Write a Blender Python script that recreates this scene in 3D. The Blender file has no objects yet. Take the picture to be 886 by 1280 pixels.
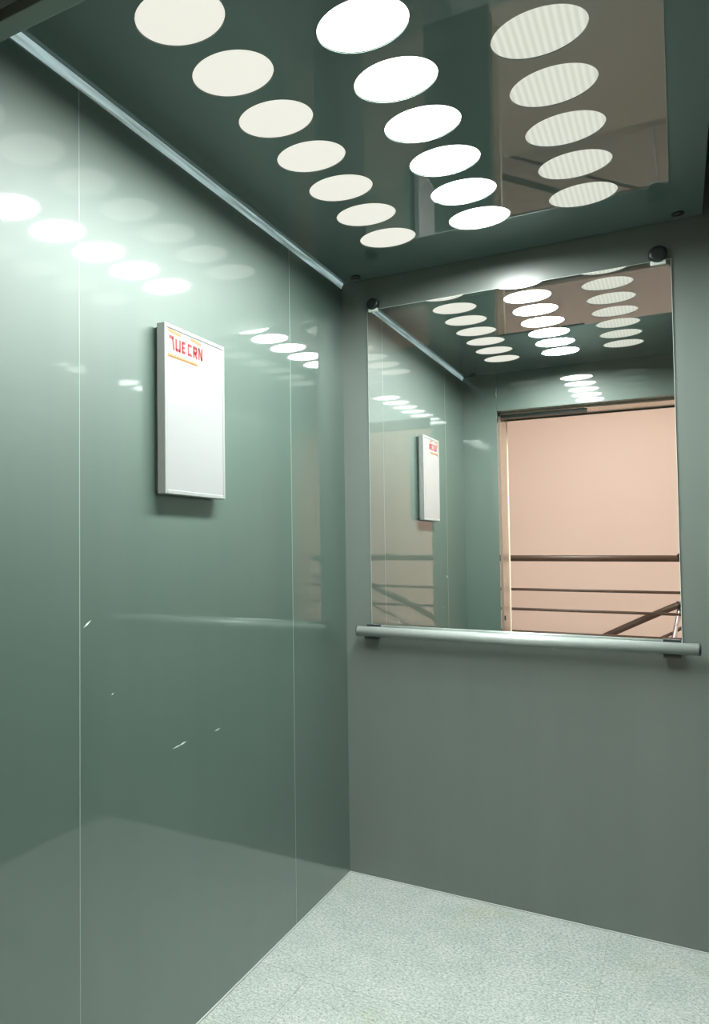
import bpy, bmesh, math, random
from mathutils import Vector, Matrix
random.seed(4)
scene = bpy.context.scene
C = scene.collection
PI = math.pi

# ------------------------------------------------------------------ materials
def mat(name, base, rough=0.5, metal=0.0, ior=1.5, emit=None, estr=0.0, spec=None):
    m = bpy.data.materials.new(name); m.use_nodes = True
    b = m.node_tree.nodes['Principled BSDF']
    b.inputs['Base Color'].default_value = (*base, 1)
    b.inputs['Roughness'].default_value = rough
    b.inputs['Metallic'].default_value = metal
    b.inputs['IOR'].default_value = ior; b.inputs['Specular Tint'].default_value = (0.93, 1.0, 0.97, 1)
    if spec is not None: b.inputs['Specular IOR Level'].default_value = spec
    if emit:
        b.inputs['Emission Color'].default_value = (*emit, 1)
        b.inputs['Emission Strength'].default_value = estr
    return m
def nodes(m): return m.node_tree.nodes, m.node_tree.links, m.node_tree.nodes['Principled BSDF']
def noise_color(m, scale, c1, c2, stretch=(1, 1, 1), lo=0.35, hi=0.65, detail=4):
    n, l, b = nodes(m)
    tc = n.new('ShaderNodeTexCoord'); mp = n.new('ShaderNodeMapping'); mp.inputs['Scale'].default_value = stretch
    nz = n.new('ShaderNodeTexNoise'); nz.inputs['Scale'].default_value = scale; nz.inputs['Detail'].default_value = detail
    cr = n.new('ShaderNodeValToRGB')
    cr.color_ramp.elements[0].position = lo; cr.color_ramp.elements[0].color = (*c1, 1)
    cr.color_ramp.elements[1].position = hi; cr.color_ramp.elements[1].color = (*c2, 1)
    l.new(tc.outputs['Object'], mp.inputs['Vector']); l.new(mp.outputs['Vector'], nz.inputs['Vector'])
    l.new(nz.outputs['Fac'], cr.inputs['Fac']); l.new(cr.outputs['Color'], b.inputs['Base Color'])
    return nz, cr

LAM1, LAM2 = (0.030, 0.064, 0.048), (0.034, 0.069, 0.052)
M = {}
M['laminate'] = mat('green_grey_laminate', LAM1, 0.055, ior=1.5)
noise_color(M['laminate'], 3.0, LAM1, LAM2, (3, 3, 0.25))
M['laminate_back'] = mat('satin_grey_laminate', LAM1, 0.13, ior=1.5)
noise_color(M['laminate_back'], 3.0, (0.076, 0.099, 0.087), (0.083, 0.106, 0.094), (3, 3, 0.25))
def coat(m, rough_base, spec, rough_coat, cw=1.0, ior=2.0):
    b = m.node_tree.nodes['Principled BSDF']
    b.inputs['Roughness'].default_value = rough_base; b.inputs['Specular IOR Level'].default_value = spec
    b.inputs['Coat Weight'].default_value = cw; b.inputs['IOR'].default_value = ior; b.inputs['Specular Tint'].default_value = (0.93, 1.0, 0.97, 1); b.inputs['Coat Roughness'].default_value = rough_coat; b.inputs['Coat IOR'].default_value = 1.55
coat(M['laminate'], 0.60, 0.5, 0.035, 1.0)
coat(M['laminate_back'], 0.5, 0.5, 0.22, 0.3, 1.6)
M['joint'] = mat('pale_joint_strip', (0.22, 0.28, 0.25), 0.4)
M['scratch'] = mat('bare_scratch', (0.7, 0.78, 0.73), 0.6)
M['panel'] = mat('dark_glossy_ceiling_sheet', (0.085, 0.125, 0.12), 0.012, ior=1.62)
M['white_lining'] = mat('white_lining', (0.85, 0.85, 0.8), 0.5)
M['black'] = mat('black_plastic', (0.012, 0.016, 0.016), 0.4)
M['alu'] = mat('anodised_aluminium', (0.33, 0.37, 0.35), 0.42, 0.3)
M['glow_trim'] = mat('trim_with_added_glow', (0.6, 0.7, 0.72), 0.3, emit=(0.62, 0.85, 0.92), estr=0.5)
def add_trim_glow(m):                           # glow put into the trim to brighten it, broken up by noise
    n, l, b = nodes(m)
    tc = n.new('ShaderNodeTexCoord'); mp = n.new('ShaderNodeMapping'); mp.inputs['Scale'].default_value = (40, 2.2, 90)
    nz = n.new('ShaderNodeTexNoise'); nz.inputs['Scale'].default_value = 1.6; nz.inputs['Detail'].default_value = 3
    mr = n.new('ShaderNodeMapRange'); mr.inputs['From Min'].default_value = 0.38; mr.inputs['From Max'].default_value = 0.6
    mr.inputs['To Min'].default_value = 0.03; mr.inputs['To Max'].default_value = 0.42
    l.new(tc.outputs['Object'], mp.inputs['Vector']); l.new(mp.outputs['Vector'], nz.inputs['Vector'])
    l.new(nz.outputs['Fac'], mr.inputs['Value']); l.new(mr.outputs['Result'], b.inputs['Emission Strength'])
add_trim_glow(M['glow_trim'])
M['mirror'] = mat('silvered_mirror', (0.93, 0.945, 0.93), 0.0, 1.0)
M['mirror_edge'] = mat('ground_glass_edge', (0.75, 0.85, 0.8), 0.25)
M['white_board'] = mat('white_acrylic', (0.255, 0.265, 0.265), 0.12)
M['frame'] = mat('silver_snap_frame', (0.27, 0.295, 0.285), 0.4, 0.2)
M['red'] = mat('red_ink', (0.26, 0.012, 0.014), 0.6)
M['orange'] = mat('orange_ink', (0.30, 0.115, 0.035), 0.6)
M['yellow'] = mat('yellow_ink', (0.30, 0.135, 0.03), 0.6)
M['pink'] = mat('salmon_paint', (0.80, 0.62, 0.52), 0.75)
noise_color(M['pink'], 1.3, (0.80, 0.69, 0.625), (0.815, 0.705, 0.635))
M['landing_white'] = mat('white_ceiling_paint', (0.8, 0.77, 0.72), 0.8)
M['rail_brown'] = mat('dark_brown_lacquered_rail', (0.07, 0.045, 0.032), 0.4)
M['rail_cap'] = mat('black_glossy_cap', (0.012, 0.014, 0.016), 0.2)
M['chrome'] = mat('pale_steel', (0.8, 0.79, 0.84), 0.25, 0.8)
M['door_steel'] = mat('rosy_satin_steel', (0.62, 0.5, 0.42), 0.22, 0.7)
M['door_edge'] = mat('cream_edge', (0.85, 0.75, 0.62), 0.4)
M['dark_green'] = mat('dark_green_track', (0.02, 0.032, 0.03), 0.45)
M['sealant'] = mat('pale_sealant', (0.33, 0.36, 0.34), 0.6)
M['tread'] = mat('beige_stone_tread', (0.55, 0.45, 0.38), 0.4)

# granite floor
def granite():
    m = mat('pale_green_grey_granite', (0.6, 0.66, 0.62), 0.38)
    n, l, b = nodes(m)
    tc = n.new('ShaderNodeTexCoord')
    def ramp(src, p0, c0, p1, c1):
        r = n.new('ShaderNodeValToRGB'); e = r.color_ramp.elements
        e[0].position = p0; e[0].color = (*c0, 1); e[1].position = p1; e[1].color = (*c1, 1)
        l.new(src, r.inputs['Fac']); return r.outputs['Color']
    def noise(s, d=2, rough=0.6):
        z = n.new('ShaderNodeTexNoise'); z.inputs['Scale'].default_value = s; z.inputs['Detail'].default_value = d
        z.inputs['Roughness'].default_value = rough
        l.new(tc.outputs['Object'], z.inputs['Vector']); return z.outputs['Fac']
    def mix(mode, f, a, c):
        x = n.new('ShaderNodeMix'); x.data_type = 'RGBA'; x.blend_type = mode; x.inputs['Factor'].default_value = f
        l.new(a, x.inputs['A']); l.new(c, x.inputs['B']); return x.outputs['Result']
    grain = ramp(noise(120, 4, 0.8), 0.36, (0.17, 0.205, 0.19), 0.62, (0.41, 0.435, 0.415))
    speck = ramp(noise(170, 1, 0.5), 0.27, (0.22, 0.30, 0.28), 0.41, (1, 1, 1))
    cloud = ramp(noise(9, 3), 0.35, (0.86, 0.90, 0.88), 0.65, (1.0, 1.0, 1.0))
    stain = ramp(noise(3.1, 2), 0.62, (1, 1, 1), 0.75, (0.97, 0.95, 0.87))
    c = mix('MULTIPLY', 0.9, grain, speck); c = mix('MULTIPLY', 1, c, cloud); c = mix('MULTIPLY', 1, c, stain)
    l.new(c, b.inputs['Base Color'])
    return m
M['granite'] = granite()

# lamp covers: an even white one, an even cream one and a ribbed one whose ribs pass less light
def lamp_mat(name, col, strength, ribs=0.0):
    m = mat(name, (0.3, 0.3, 0.29), 0.6, emit=col, estr=strength)
    n, l, b = nodes(m)
    if ribs:
        tc = n.new('ShaderNodeTexCoord'); w = n.new('ShaderNodeTexWave')
        w.wave_type = 'BANDS'; w.bands_direction = 'X'; w.inputs['Scale'].default_value = 24
        w.inputs['Distortion'].default_value = 0.5
        l.new(tc.outputs['Object'], w.inputs['Vector'])
        mr = n.new('ShaderNodeMapRange'); mr.inputs['To Min'].default_value = strength * (1 - ribs); mr.inputs['To Max'].default_value = strength
        l.new(w.outputs['Fac'], mr.inputs['Value']); l.new(mr.outputs['Result'], b.inputs['Emission Strength'])
    return m
M['lamp_bright'] = lamp_mat('bright_white_lamp_cover', (1.0, 0.985, 0.95), 3)
M['lamp_cream'] = lamp_mat('cream_lamp_cover', (1.0, 0.975, 0.88), 0.76)
M['lamp_ribbed'] = lamp_mat('ribbed_lamp_cover', (0.98, 1.0, 0.88), 0.66, 0.2)
M['landing_fill_lamp'] = mat('warm_fill_cover', (0.8, 0.8, 0.8), 0.5, emit=(1, 0.95, 0.9), estr=33)  # emission of the unseen panel added over the landing

# ------------------------------------------------------------------ geometry helpers
def add_box(bm, lo, hi, bevel=0.0, mi=0):
    lo, hi = Vector(lo), Vector(hi)
    r = bmesh.ops.create_cube(bm, size=1.0, matrix=Matrix.Translation((lo + hi) / 2) @ Matrix.Diagonal((*(hi - lo), 1)))
    vs = r['verts']; fs = {f for v in vs for f in v.link_faces}
    for f in fs: f.material_index = mi
    if bevel:
        es = {e for v in vs for e in v.link_edges}
        bmesh.ops.bevel(bm, geom=list(es), offset=bevel, segments=2, profile=0.5, affect='EDGES', clamp_overlap=True)
def add_tube(bm, pts, r, seg=20, caps=True, mi=0):
    pts = [Vector(p) for p in pts]; rings = []
    for i, p in enumerate(pts):
        a = pts[max(i - 1, 0)]; c = pts[min(i + 1, len(pts) - 1)]
        t = (c - a).normalized()
        ref = Vector((0, 0, 1)) if abs(t.z) < 0.9 else Vector((1, 0, 0))
        u = t.cross(ref).normalized(); v = u.cross(t).normalized()
        rr = r[i] if isinstance(r, (list, tuple)) else r
        rings.append([bm.verts.new(p + rr * (math.cos(k * 2 * PI / seg) * u + math.sin(k * 2 * PI / seg) * v)) for k in range(seg)])
    for a, c in zip(rings, rings[1:]):
        for k in range(seg):
            f = bm.faces.new((a[k], a[(k + 1) % seg], c[(k + 1) % seg], c[k])); f.smooth = True; f.material_index = mi
    if caps:
        for ring in (rings[0], rings[-1]):
            f = bm.faces.new(ring); f.material_index = mi
def smooth_path(pts, n=8):
    P = [Vector(p) for p in pts]; P = [2 * P[0] - P[1]] + P + [2 * P[-1] - P[-2]]; out = []
    for i in range(1, len(P) - 2):
        for k in range(n):
            t = k / n; a, b, c, d = P[i - 1:i + 3]
            out.append(0.5 * ((2 * b) + (c - a) * t + (2 * a - 5 * b + 4 * c - d) * t * t + (3 * b - a - 3 * c + d) * t ** 3))
    out.append(P[-2]); return out
def obj(name, bm, mats, parent=None, loc=None):
    bmesh.ops.recalc_face_normals(bm, faces=bm.faces)
    me = bpy.data.meshes.new(name); bm.to_mesh(me); bm.free()
    for m in (mats if isinstance(mats, (list, tuple)) else [mats]): me.materials.append(m)
    o = bpy.data.objects.new(name, me); C.objects.link(o)
    if parent: o.parent = parent
    if loc is not None: o.location = loc
    return o
def box_obj(name, lo, hi, m, parent=None, bevel=0.0):
    bm = bmesh.new(); add_box(bm, lo, hi, bevel); return obj(name, bm, m, parent)
def struct(o): o['kind'] = 'structure'; return o
def tag(o, label, cat, group=None):
    o['label'] = label; o['category'] = cat
    if group: o['group'] = group
    return o
def thing(name, label, cat, loc, group=None):
    o = bpy.data.objects.new(name, None); o.empty_display_size = 0.05; C.objects.link(o); o.location = loc
    return tag(o, label, cat, group)
def shift(bm, d): bmesh.ops.translate(bm, verts=bm.verts, vec=d)

LAMP_W, LAMP_SPREAD = 10.0, 168
H, W, D = 2.15, 1.104, 2.0125          # lift car: ceiling height, width, depth
DOOR0, DOOR1, DOORZ = 0.181, 1.055, 1.938

# ------------------------------------------------------------------ lift car shell
bm = bmesh.new()
S1, S2, G = -1.5844, -0.4923, 0.0013
for y0, y1 in ((-D, S1 - G), (S1 + G, S2 - G), (S2 + G, 0.0)):
    add_box(bm, (-0.02, y0, 0), (0, y1, 2.30))
add_box(bm, (-0.03, -D, 0), (-0.02, 0.0, 2.30))
# scratches scraped into the left wall
def scratch(bm, a, c, w):
    (y0, z0), (y1, z1) = a, c
    d = Vector((0, y1 - y0, z1 - z0)); n_ = Vector((0, -d.z, d.y)).normalized() * w
    p = [Vector((0.0004, y0, z0)), Vector((0.0004, (y0 + y1) / 2, (z0 + z1) / 2)), Vector((0.0004, y1, z1))]
    f = bm.faces.new([bm.verts.new(q) for q in (p[0], p[1] - n_, p[2], p[1] + n_)]); f.material_index = 1
scratch(bm, (-1.228, 0.6945), (-1.180, 0.6975), 0.0016); scratch(bm, (-1.198, 0.696), (-1.160, 0.700), 0.0022)
scratch(bm, (-1.573, 1.0118), (-1.546, 1.0261), 0.0022)
scratch(bm, (-1.476, 0.8606), (-1.466, 0.864), 0.0015); scratch(bm, (-1.018, 0.6965), (-0.984, 0.6995), 0.0013)
struct(obj('wall_left', bm, [M['laminate'], M['scratch']]))
struct(box_obj('trim_1', (-0.015, S1 - G, 0), (0.0002, S1 + G, 2.14), M['joint']))
struct(box_obj('trim_2', (-0.015, S2 - G, 0), (0.0002, S2 + G, 2.14), M['joint']))
struct(box_obj('wall_back', (-0.03, 0, 0), (W + 0.03, 0.03, 2.30), M['laminate_back']))
struct(box_obj('wall_right', (W, -D, 0), (W + 0.03, 0, 2.30), M['laminate']))
bm = bmesh.new()
add_box(bm, (-0.03, -D - 0.035, 0), (DOOR0, -D, 2.30), 0.0012)
add_box(bm, (DOOR1, -D - 0.035, 0), (W + 0.03, -D, 2.30), 0.0012)
add_box(bm, (DOOR0 + 0.0008, -D - 0.035, DOORZ), (DOOR1 - 0.0008, -D, 2.30), 0.0012)
struct(obj('wall_front', bm, M['laminate']))
struct(box_obj('ceiling_roof', (-0.03, -D - 0.035, 2.30), (W + 0.03, 0.03, 2.33), M['dark_green']))

# suspended ceiling sheet with its round openings
X0, X1, Y0, Y1 = 0.004, 1.091, -2.008, -0.006
colx = (0.275, 0.545, 0.814); RAD = 0.0835
rowy = [-0.3556 - 0.2132 * k for k in range(7)]
bm = bmesh.new()
xs = [X0, 0.141, 0.409, 0.680, 0.949, X1]
ys = [Y1] + [rowy[0] + 0.1066 - 0.2132 * k for k in range(8)] + [Y0]
def cell_hole(x0, x1, y0, y1, cx, cy, r):
    angs = sorted({round(k * 2 * PI / 72, 6) for k in range(72)} | {round(math.atan2(y - cy, x - cx) % (2 * PI), 6) for x in (x0, x1) for y in (y0, y1)})
    inner, outer, up = [], [], []
    for a in angs:
        c, s = math.cos(a), math.sin(a)
        t = min(((x1 - cx) / c if c > 1e-9 else (x0 - cx) / c if c < -1e-9 else 9), ((y1 - cy) / s if s > 1e-9 else (y0 - cy) / s if s < -1e-9 else 9))
        inner.append(bm.verts.new((cx + r * c, cy + r * s, H))); up.append(bm.verts.new((cx + r * c, cy + r * s, H + 0.0035)))
        outer.append(bm.verts.new((cx + t * c, cy + t * s, H)))
    n_ = len(angs)
    for k in range(n_):
        j = (k + 1) % n_
        bm.faces.new((inner[k], inner[j], outer[j], outer[k]))
        bm.faces.new((inner[k], up[k], up[j], inner[j]))
for i in range(5):
    for j in range(9):
        x0, x1, y1, y0 = xs[i], xs[i + 1], ys[j], ys[j + 1]
        if 1 <= i <= 3 and 1 <= j <= 7: cell_hole(x0, x1, y0, y1, colx[i - 1], rowy[j - 1], RAD)
        else: bm.faces.new([bm.verts.new((x, y, H)) for x, y in ((x0, y0), (x1, y0), (x1, y1), (x0, y1))])
# folded-up edge all round
cs = [(X0, Y0), (X1, Y0), (X1, Y1), (X0, Y1)]
for k in range(4):
    (ax, ay), (bx, by) = cs[k], cs[(k + 1) % 4]
    bm.faces.new([bm.verts.new(p) for p in ((ax, ay, H), (bx, by, H), (bx, by, H + 0.03), (ax, ay, H + 0.03))])
bmesh.ops.remove_doubles(bm, verts=bm.verts, dist=1e-5)
ceil_o = struct(obj('ceiling', bm, M['panel']))
# angle trim with added glow along the top of the left wall
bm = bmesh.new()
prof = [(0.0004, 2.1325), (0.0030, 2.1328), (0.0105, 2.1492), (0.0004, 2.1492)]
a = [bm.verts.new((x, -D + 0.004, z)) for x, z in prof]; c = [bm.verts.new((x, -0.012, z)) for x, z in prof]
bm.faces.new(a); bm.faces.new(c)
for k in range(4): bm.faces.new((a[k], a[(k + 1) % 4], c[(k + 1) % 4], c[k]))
struct(obj('trim_3', bm, M['glow_trim']))

# floor of the car, its joints and the pale bead along the walls
bm = bmesh.new()
tiles_x = [0.0, 0.145, 0.807, W]; tiles_y = [-D - 0.05, -0.76, 0.0]; g = 0.0006
add_box(bm, (-0.03, -D - 0.0475, -0.05), (W + 0.03, 0.03, -0.0015), mi=1)
for i in range(3):
    for j in range(2):
        if j == 1 and i == 1: x0, x1 = tiles_x[0], tiles_x[2]
        elif j == 1 and i == 0: continue
        else: x0, x1 = tiles_x[i], tiles_x[i + 1]
        add_box(bm, (x0 + g, tiles_y[j] + g, -0.02), (x1 - g, tiles_y[j + 1] - g, 0))
struct(obj('floor', bm, [M['granite'], mat('grey_grout', (0.23, 0.24, 0.215), 0.8)]))
struct(box_obj('baseboard_left', (0.0003, -D + 0.001, 0.0001), (0.0045, -0.0048, 0.004), M['sealant'], bevel=0.0012))
struct(box_obj('baseboard_back', (0.0003, -0.0045, 0.0001), (W - 0.001, -0.0003, 0.004), M['sealant'], bevel=0.0012))

# ------------------------------------------------------------------ the 21 round lights
ordn = ['first', 'second', 'third', 'fourth', 'fifth', 'sixth', 'seventh']
def disc_bm(r, z, rim=0.0):
    bm = bmesh.new(); n_ = 72; rows = []
    for rr, zz in ((r, z), (r * 0.97, z + 0.0004), (r * 0.5, z + 0.0007)):
        rows.append([bm.verts.new((rr * math.cos(k * 2 * PI / n_), rr * math.sin(k * 2 * PI / n_), zz)) for k in range(n_)])
    for p, q in zip(rows, rows[1:]):
        for k in range(n_): bm.faces.new((p[k], p[(k + 1) % n_], q[(k + 1) % n_], q[k]))
    ce = bm.verts.new((0, 0, z + 0.0007))
    for k in range(n_): bm.faces.new((rows[-1][k], rows[-1][(k + 1) % n_], ce))
    return bm
def ring_bm(r0, r1, z0, z1):
    bm = bmesh.new(); n_ = 72; R = []
    for r, z in ((r0, z0), (r1, z0), (r1, z1), (r0, z1)):
        R.append([bm.verts.new((r * math.cos(k * 2 * PI / n_), r * math.sin(k * 2 * PI / n_), z)) for k in range(n_)])
    for i in range(4):
        p, q = R[i], R[(i + 1) % 4]
        for k in range(n_): bm.faces.new((p[k], p[(k + 1) % n_], q[(k + 1) % n_], q[k]))
    return bm
kinds = [('cream round ceiling light in row beside notice board wall', M['lamp_cream']),
         ('glaring white round ceiling light in the middle row', M['lamp_bright']),
         ('ribbed greenish round ceiling light in row opposite notice board', M['lamp_ribbed'])]
for ci, (lab, lm) in enumerate(kinds):
    src = None
    for k in range(7):
        where = f'{ordn[k]} from the mirror' if k < 6 else 'last before the door'
        L = f'{lab}, {where}'
        loc = (colx[ci], rowy[k], H)
        if src is None:
            t = thing('ceiling_light', L, 'ceiling light', loc, 'round ceiling lights')
            src = [t, obj('diffuser', disc_bm(RAD - 0.0005, 0.0025), lm, t), obj('rim', ring_bm(RAD + 0.0003, RAD + 0.006, 0.0036, 0.009), M['white_lining'], t)]
        else:
            t = src[0].copy(); C.objects.link(t); t.location = loc; t['label'] = L
            for ch in src[1:]:
                d = ch.copy(); C.objects.link(d); d.parent = t
# the lamps themselves, behind the covers of the middle row
la = bpy.data.lights.new('lamp', 'AREA'); la.shape = 'DISK'; la.size = 2 * RAD - 0.004; la.energy = LAMP_W
la.color = (0.965, 1.0, 0.965); la.spread = math.radians(LAMP_SPREAD)
for t in [o for o in C.objects if o.name.startswith('ceiling_light') and abs(o.location.x - colx[1]) < 0.01]:
    lo = bpy.data.objects.new('lamp', la); C.objects.link(lo); lo.parent = t; lo.location = (0, 0, 0.0012)
# black screw caps on the ceiling sheet
def cap_bm(r, h, seg=28):
    bm = bmesh.new()
    add_tube(bm, [(0, 0, 0), (0, 0, -h * 0.6), (0, 0, -h * 0.9), (0, 0, -h)], [r, r, r * 0.85, r * 0.55], seg); return bm
sc = None
for (x, y), L in (((0.0712, -0.0605), 'black round ceiling screw cap in the corner above the left wall'),
                  ((1.0318, -0.0622), 'black round ceiling screw cap above the right end of the mirror'),
                  ((0.0712, -1.95), 'black round ceiling screw cap by the left end of the door header'),
                  ((1.0318, -1.95), 'black round ceiling screw cap by the right end of the door header')):
    if sc is None:
        sc = o = obj('screw_cap', cap_bm(0.0155, 0.008), M['black'])
    else:
        o = sc.copy(); C.objects.link(o)
    o.location = (x, y, H - 0.0002); o.parent = ceil_o; o['label'] = L

# ------------------------------------------------------------------ mirror
MX0, MX1, MZ0, MZ1, MT = 0.0945, 1.0125, 0.862, 2.036, 0.006
t = thing('wall_mirror', 'large frameless rectangular mirror on back wall reflecting open doorway', 'mirror', ((MX0 + MX1) / 2, -0.003, MZ0))
bm = bmesh.new(); add_box(bm, (MX0, -MT, MZ0), (MX1, -0.0005, MZ1), 0.0012, 1)
bm.normal_update()
for f in bm.faces:
    f.material_index = 0 if f.normal.y < -0.95 else 1
shift(bm, -Vector(t.location)); obj('glass', bm, [M['mirror'], M['mirror_edge']], t)
for x, z, r in ((0.1173, 2.0545, 0.0205), (0.9794, 2.0535, 0.0245)):
    bm = bmesh.new()
    add_tube(bm, [(x, -0.0004, z), (x, -0.017, z), (x, -0.0205, z), (x, -0.022, z)], [r, r, r * 0.88, r * 0.6], 32)
    shift(bm, -Vector(t.location)); cl = obj('clip', bm, M['black'], t)
    bm = bmesh.new(); add_box(bm, (x - r * 0.8, -0.012, z - r - 0.006), (x + r * 0.8, -MT - 0.0005, z - r * 0.75), 0.001)
    shift(bm, -Vector(t.location)); tb = obj('clip_tab', bm, M['mirror_edge'], cl)
# ------------------------------------------------------------------ handrail
RY, RZ = -0.045, 0.8760
t = thing('handrail', 'straight brushed aluminium handrail tube below the mirror on back wall', 'handrail', (0.55, RY, RZ))
O = -Vector(t.location)
bm = bmesh.new(); add_tube(bm, [(0.0565, RY, RZ), (1.0505, RY, RZ)], 0.0175, 40); shift(bm, O); obj('tube', bm, M['alu'], t)
for x0, x1 in ((0.0565, 0.0525), (1.0505, 1.0565)):
    s = 1 if x1 > x0 else -1
    bm = bmesh.new(); add_tube(bm, [(x0 + s * 0.0001, RY, RZ), (x0 + s * 0.003, RY, RZ), (x1, RY, RZ)], [0.0178, 0.0178, 0.013], 32); shift(bm, O)
    obj('end_cap', bm, M['black'], t)
for x in (0.1, 0.985):
    bm = bmesh.new()
    add_box(bm, (x - 0.02, -0.046, 0.848), (x + 0.024, -MT - 0.0003, 0.8575), 0.0015)
    add_box(bm, (x - 0.02, -0.018, 0.848), (x + 0.024, -MT - 0.0003, 0.899), 0.0015)
    shift(bm, O); obj('bracket', bm, M['black'], t)

# ------------------------------------------------------------------ notice board on the left wall
BY0, BY1, BZ0, BZ1 = -1.302, -1.004, 1.3015, 1.7045
t = thing('notice_board', 'slim white notice board with red heading on the left wall', 'notice board', (0, (BY0 + BY1) / 2, BZ0))
O = -Vector(t.location)
bm = bmesh.new()
add_box(bm, (0.0003, BY0 + 0.008, BZ0 + 0.008), (0.012, BY1 - 0.008, BZ1 - 0.008))
shift(bm, O); obj('back_plate', bm, mat('grey_green_back', (0.10, 0.125, 0.11), 0.6), t)
bm = bmesh.new(); fw = 0.010
for lo, hi in (((0.010, BY0, BZ0), (0.032, BY0 + fw, BZ1)), ((0.010, BY1 - fw, BZ0), (0.032, BY1, BZ1)),
               ((0.010, BY0 + fw + 0.0002, BZ0), (0.032, BY1 - fw - 0.0002, BZ0 + fw)), ((0.010, BY0 + fw + 0.0002, BZ1 - fw), (0.032, BY1 - fw - 0.0002, BZ1))):
    add_box(bm, lo, hi, 0.0015)
shift(bm, O); obj('frame', bm, M['frame'], t)
bm = bmesh.new(); add_box(bm, (0.0125, BY0 + fw - 0.001, BZ0 + fw - 0.001), (0.0305, BY1 - fw + 0.001, BZ1 - fw + 0.001), 0.0005)
shift(bm, O); sheet = obj('sheet', bm, M['white_board'], t)
FX = 0.0308
def mark(bm, pts):                         # flat printed shape on the sheet, pts in (y, z)
    bm.faces.new([bm.verts.new((FX, y, z)) for y, z in pts])
def bar(bm, y0, z0, y1, z1, w):
    d = Vector((y1 - y0, z1 - z0)).normalized(); n_ = Vector((-d.y, d.x)) * w / 2
    mark(bm, [(y0 - n_.x, z0 - n_.y), (y1 - n_.x, z1 - n_.y), (y1 + n_.x, z1 + n_.y), (y0 + n_.x, z0 + n_.y)])
bm = bmesh.new(); za, zb = 1.6455, 1.6745     # heading letters
w = 0.0075
yb = -1.276
bar(bm, yb - 0.004, zb, yb + 0.016, zb, w); bar(bm, yb + 0.012, zb, yb + 0.018, za, w)
y = yb + 0.028
bar(bm, y, zb, y + 0.001, za, w); bar(bm, y, za + 0.003, y + 0.018, za + 0.003, w); bar(bm, y + 0.018, zb, y + 0.018, za, w)
y += 0.03
bar(bm, y, zb, y, za, w); bar(bm, y, za + 0.003, y + 0.013, za + 0.003, w * 0.9); bar(bm, y, (za + zb) / 2, y + 0.010, (za + zb) / 2, w * 0.8); bar(bm, y, zb - 0.003, y + 0.013, zb - 0.003, w * 0.9)
y = yb + 0.086
bar(bm, y, zb - 0.003, y + 0.017, zb - 0.003, w * 0.8); bar(bm, y, zb, y, za, w * 0.7); bar(bm, y, za + 0.003, y + 0.017, za + 0.003, w * 0.8)
y += 0.026
bar(bm, y, zb, y, za, w); bar(bm, y, zb - 0.004, y + 0.014, zb - 0.004, w); bar(bm, y + 0.014, zb - 0.002, y + 0.014, za + 0.012, w); bar(bm, y, za + 0.013, y + 0.014, za + 0.013, w); bar(bm, y + 0.006, za + 0.012, y + 0.016, za, w)
y += 0.026
bar(bm, y, zb, y, za, w); bar(bm, y, zb, y + 0.014, za, w * 0.8); bar(bm, y + 0.014, zb, y + 0.014, za, w)
shift(bm, O); tag_ = obj('lettering', bm, M['red'], sheet); tag_['label'] = 'bold red heading letters'
bm = bmesh.new()
bar(bm, -1.283, 1.6895, -1.226, 1.6865, 0.008); shift(bm, O); o = obj('printed_bar', bm, M['orange'], sheet); o['label'] = 'short orange bar above the red heading start'
bm = bmesh.new(); bar(bm, -1.178, 1.6885, -1.128, 1.6845, 0.008); shift(bm, O); o = obj('printed_bar', bm, M['orange'], sheet); o['label'] = 'short orange bar above the red heading end'
bm = bmesh.new()
yy = -1.284
i = 0
while yy < -1.150:                          # a line of small slanting script strokes
    h = (0.0105, 0.0075, 0.009, 0.0065)[i % 4]
    bar(bm, yy, 1.6265, yy + 0.0035, 1.6265 + h, 0.0042); bar(bm, yy + 0.0015, 1.6285, yy + 0.0075, 1.6295, 0.0035)
    yy += 0.0078; i += 1
shift(bm, O); o = obj('lettering', bm, M['yellow'], sheet); o['label'] = 'line of small orange yellow script'

# ------------------------------------------------------------------ landing outside the door
WY0, WY1 = -2.30, -2.098                    # thickness of the wall the landing door sits in
LX0, LX1, LY, LZ = -2.0, 2.3, -5.0, 2.75
bm = bmesh.new()
add_box(bm, (LX0, WY0, -0.05), (DOOR0 - 0.012, WY1, LZ)); add_box(bm, (DOOR1 + 0.012, WY0, -0.05), (LX1, WY1, LZ))
add_box(bm, (DOOR0 - 0.0119, WY0, 1.94), (DOOR1 + 0.0119, WY1, LZ))
struct(obj('wall_landing_front', bm, M['pink']))
struct(box_obj('wall_landing_back', (LX0 - 0.1, LY - 0.1, -1.9), (LX1 + 0.1, LY, LZ), M['pink']))
struct(box_obj('wall_landing_left', (LX0 - 0.1, LY, -1.9), (LX0, WY1, LZ), M['pink']))
struct(box_obj('wall_landing_right', (LX1, LY, -1.9), (LX1 + 0.1, WY1, LZ), M['pink']))
struct(box_obj('ceiling_landing', (LX0 - 0.1, LY - 0.1, LZ), (LX1 + 0.1, WY1, LZ + 0.1), M['landing_white']))
bm = bmesh.new()
add_box(bm, (LX0, -4.07, -0.15), (LX1, -2.0630, -0.001))
add_box(bm, (1.25, LY, -0.15), (LX1, -4.0702, -0.001))
struct(obj('floor_landing', bm, M['tread']))
struct(box_obj('floor_stairwell', (LX0 - 0.1, LY - 0.1, -2.0), (LX1 + 0.1, -4.0, -1.9), M['tread']))
struct(box_obj('wall_stairwell', (LX0, -4.07, -1.9), (LX1, -4.0, -0.1501), M['pink']))
bm = bmesh.new()
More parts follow.
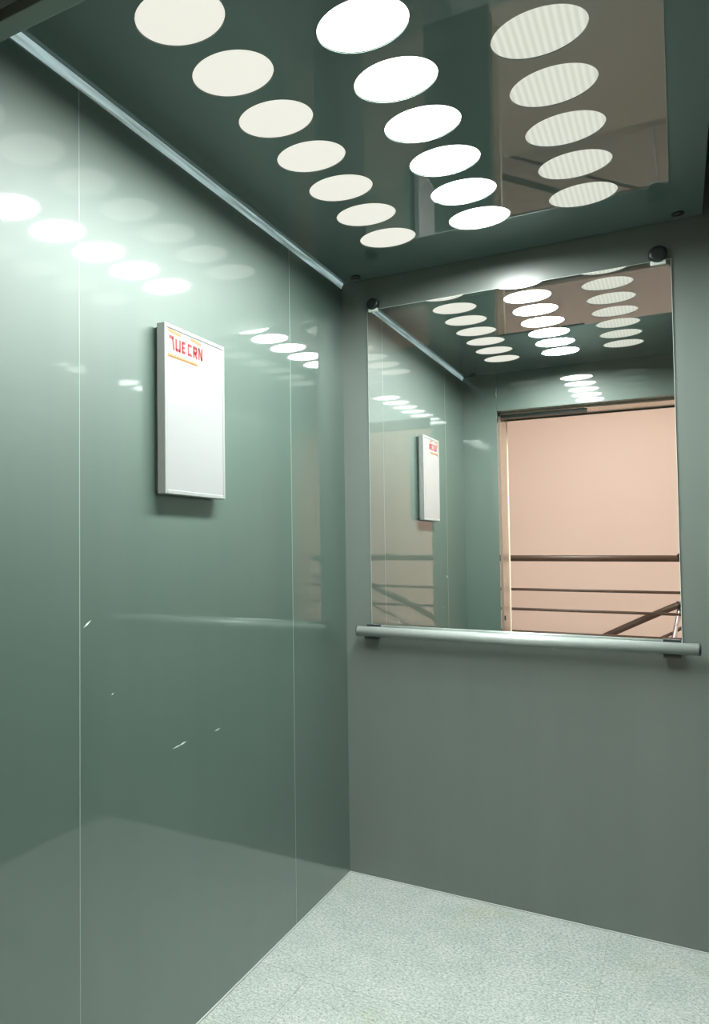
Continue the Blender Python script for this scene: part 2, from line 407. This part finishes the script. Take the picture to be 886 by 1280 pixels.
for k in range(11):
    x1 = 1.25 - 0.285 * k; z = -0.165 * (k + 1)
    add_box(bm, (x1 - 0.285, LY + 0.001, z - 0.28), (x1 - 0.0005, -4.135, z), 0.004)
tag(obj('staircase', bm, M['tread']), 'beige stone staircase descending along the salmon wall behind the railing', 'stairs')

# landing doorway: linings, header track
t = thing('landing_door_frame', 'rosy satin steel landing door frame seen in the mirror', 'door frame', (0.62, -2.18, 0))
O = -Vector(t.location)
for x0, x1, e0, e1 in ((DOOR0 - 0.0115, DOOR0 + 0.004, DOOR0 - 0.035, DOOR0 + 0.008), (DOOR1 - 0.008, DOOR1 + 0.0115, DOOR1 - 0.008, DOOR1 + 0.035)):
    bm = bmesh.new(); add_box(bm, (x0, WY0 + 0.0005, 0), (x1, WY1 + 0.004, 1.925), 0.001); shift(bm, O); jb = obj('jamb', bm, M['door_steel'], t)
    bm = bmesh.new(); add_box(bm, (e0, WY0 - 0.012, 0), (e1, WY0 - 0.0005, 1.96), 0.002); shift(bm, O); obj('edge_trim', bm, M['door_edge'], jb)
    if x0 < 0.5:
        bm = bmesh.new(); add_box(bm, (x1 + 0.0001, -2.128, 0.755), (x1 + 0.004, -2.111, 0.782), 0.001); shift(bm, O); obj('sensor', bm, M['black'], jb)
bm = bmesh.new(); add_box(bm, (DOOR0 + 0.0042, WY0 + 0.0005, 1.925), (DOOR1 - 0.0082, WY1 + 0.004, 1.9395), 0.001); shift(bm, O); lt = obj('lintel', bm, M['door_steel'], t)
bm = bmesh.new(); add_box(bm, (DOOR0 - 0.034, WY0 - 0.012, 1.917), (DOOR1 + 0.034, WY0 - 0.0005, 1.96), 0.001); shift(bm, O); obj('outer_edge', bm, M['dark_green'], lt)
bm = bmesh.new(); add_box(bm, (DOOR0 + 0.0045, -2.15, 1.908), (0.615, -2.0985, 1.9245), 0.001); shift(bm, O); obj('header_track', bm, M['dark_green'], lt)
bm = bmesh.new(); add_box(bm, (DOOR0 - 0.01, -2.0625, -0.02), (DOOR1 + 0.01, -2.0505, -0.0005)); shift(bm, O); obj('sill', bm, M['alu'], t)

# guard railing across the landing
GY = -4.0
t = thing('guard_railing', 'level dark brown guard railing with thin bars in front of salmon wall', 'railing', (0, GY, 0))
O = -Vector(t.location)
def rod(name, pts, r, m, par, seg=16):
    bm = bmesh.new(); add_tube(bm, pts, r, seg); shift(bm, O); return obj(name, bm, m, par)
rod('top_rail', [(-1.9, GY, 1.080), (2.05, GY, 1.086)], 0.0235, M['rail_brown'], t, 20)
for z in (0.842, 0.689, 0.515):
    rod('bar', [(-1.9, GY, z - 0.002), (2.05, GY, z + 0.002)], 0.0105, M['rail_brown'], t, 12)
for x in (-1.9, -0.62, 2.04):
    rod('post', [(x, GY - 0.03, 0), (x, GY - 0.03, 1.055)], 0.018, M['rail_brown'], t)
bm = bmesh.new(); bmesh.ops.create_uvsphere(bm, u_segments=24, v_segments=14, radius=0.034, matrix=Matrix.Translation((1.028, GY, 1.094)))
for f in bm.faces: f.smooth = True
shift(bm, O); obj('end_knob', bm, M['rail_cap'], t)
# sloping stair railing behind it
SY = -4.09
t = thing('stair_railing', 'sloping dark handrail curving down the stairs behind the level railing', 'railing', (0, SY, 0))
O = -Vector(t.location)
hp = [(1.9, SY, 1.16), (1.5, SY, 0.985), (1.25, SY, 0.868), (1.169, SY, 0.823), (1.10, SY, 0.785), (1.02, SY, 0.757), (0.93, SY, 0.717), (0.617, SY, 0.545), (0.2, SY, 0.305), (-0.8, SY, -0.27)]
bm = bmesh.new(); add_tube(bm, smooth_path(hp), 0.0235, 20); shift(bm, O); obj('handrail', bm, M['rail_brown'], t)
lp = [(x, SY, z - (0.165 if x > 0.95 else 0.185)) for x, _, z in hp]
bm = bmesh.new(); add_tube(bm, smooth_path(lp), 0.011, 12); shift(bm, O); obj('bar', bm, M['rail_brown'], t)
rod('baluster', [(1.01, SY - 0.0, 0.745), (0.945, SY - 0.0, 0.40), (0.90, SY - 0.0, -0.33)], 0.0165, M['chrome'], t)
rod('bracket', [(1.013, SY - 0.0, 0.775), (1.007, SY - 0.0, 0.728)], 0.026, M['rail_cap'], t)

# unseen lamp panel added to light the landing and spill into the car
t = thing('landing_fill_lamp', 'unseen square warm white panel added to light the landing', 'added lamp', (0.6, -3.35, LZ))
bm = bmesh.new(); add_box(bm, (-0.36, -0.36, -0.05), (0.36, 0.36, -0.0005), 0.006); obj('housing', bm, M['white_lining'], t)
bm = bmesh.new(); add_box(bm, (-0.33, -0.33, -0.056), (0.33, 0.33, -0.0505), 0.001); obj('fill_cover', bm, M['landing_fill_lamp'], t)

# ------------------------------------------------------------------ camera, world, colour
f_px, yaw, pitch, roll = 1000.2436, 0.6005, 0.0372, -0.0041
fwd = Vector((-math.sin(yaw) * math.cos(pitch), math.cos(yaw) * math.cos(pitch), math.sin(pitch)))
r0 = Vector((math.cos(yaw), math.sin(yaw), 0)); u0 = r0.cross(fwd)
right = math.cos(roll) * r0 + math.sin(roll) * u0; up = -math.sin(roll) * r0 + math.cos(roll) * u0
cam = bpy.data.cameras.new('camera'); co = bpy.data.objects.new('camera', cam); C.objects.link(co)
mw = Matrix((right, up, -fwd)).transposed().to_4x4(); mw.translation = (1.01, -2.8767, 1.1752)
co.matrix_world = mw
cam.sensor_fit = 'VERTICAL'; cam.sensor_height = 36.0; cam.lens = f_px * 36.0 / 1280
cam.shift_x = (443 - 162.38) / 1280; cam.shift_y = (647.755 - 640) / 1280
cam.clip_start = 0.01
scene.camera = co
w = bpy.data.worlds.new('world'); scene.world = w; w.use_nodes = True
w.node_tree.nodes['Background'].inputs['Color'].default_value = (0.02, 0.02, 0.02, 1)
vs = scene.view_settings
scene.display_settings.display_device = 'sRGB'
vs.view_transform = 'Standard'; vs.look = 'None'; vs.gamma = 1; vs.exposure = 0.0; vs.use_curve_mapping = False
cy = scene.cycles
cy.use_denoising = True; cy.max_bounces = 14; cy.diffuse_bounces = 6; cy.glossy_bounces = 8
cy.sample_clamp_indirect = 8.0; cy.blur_glossy = 0.0
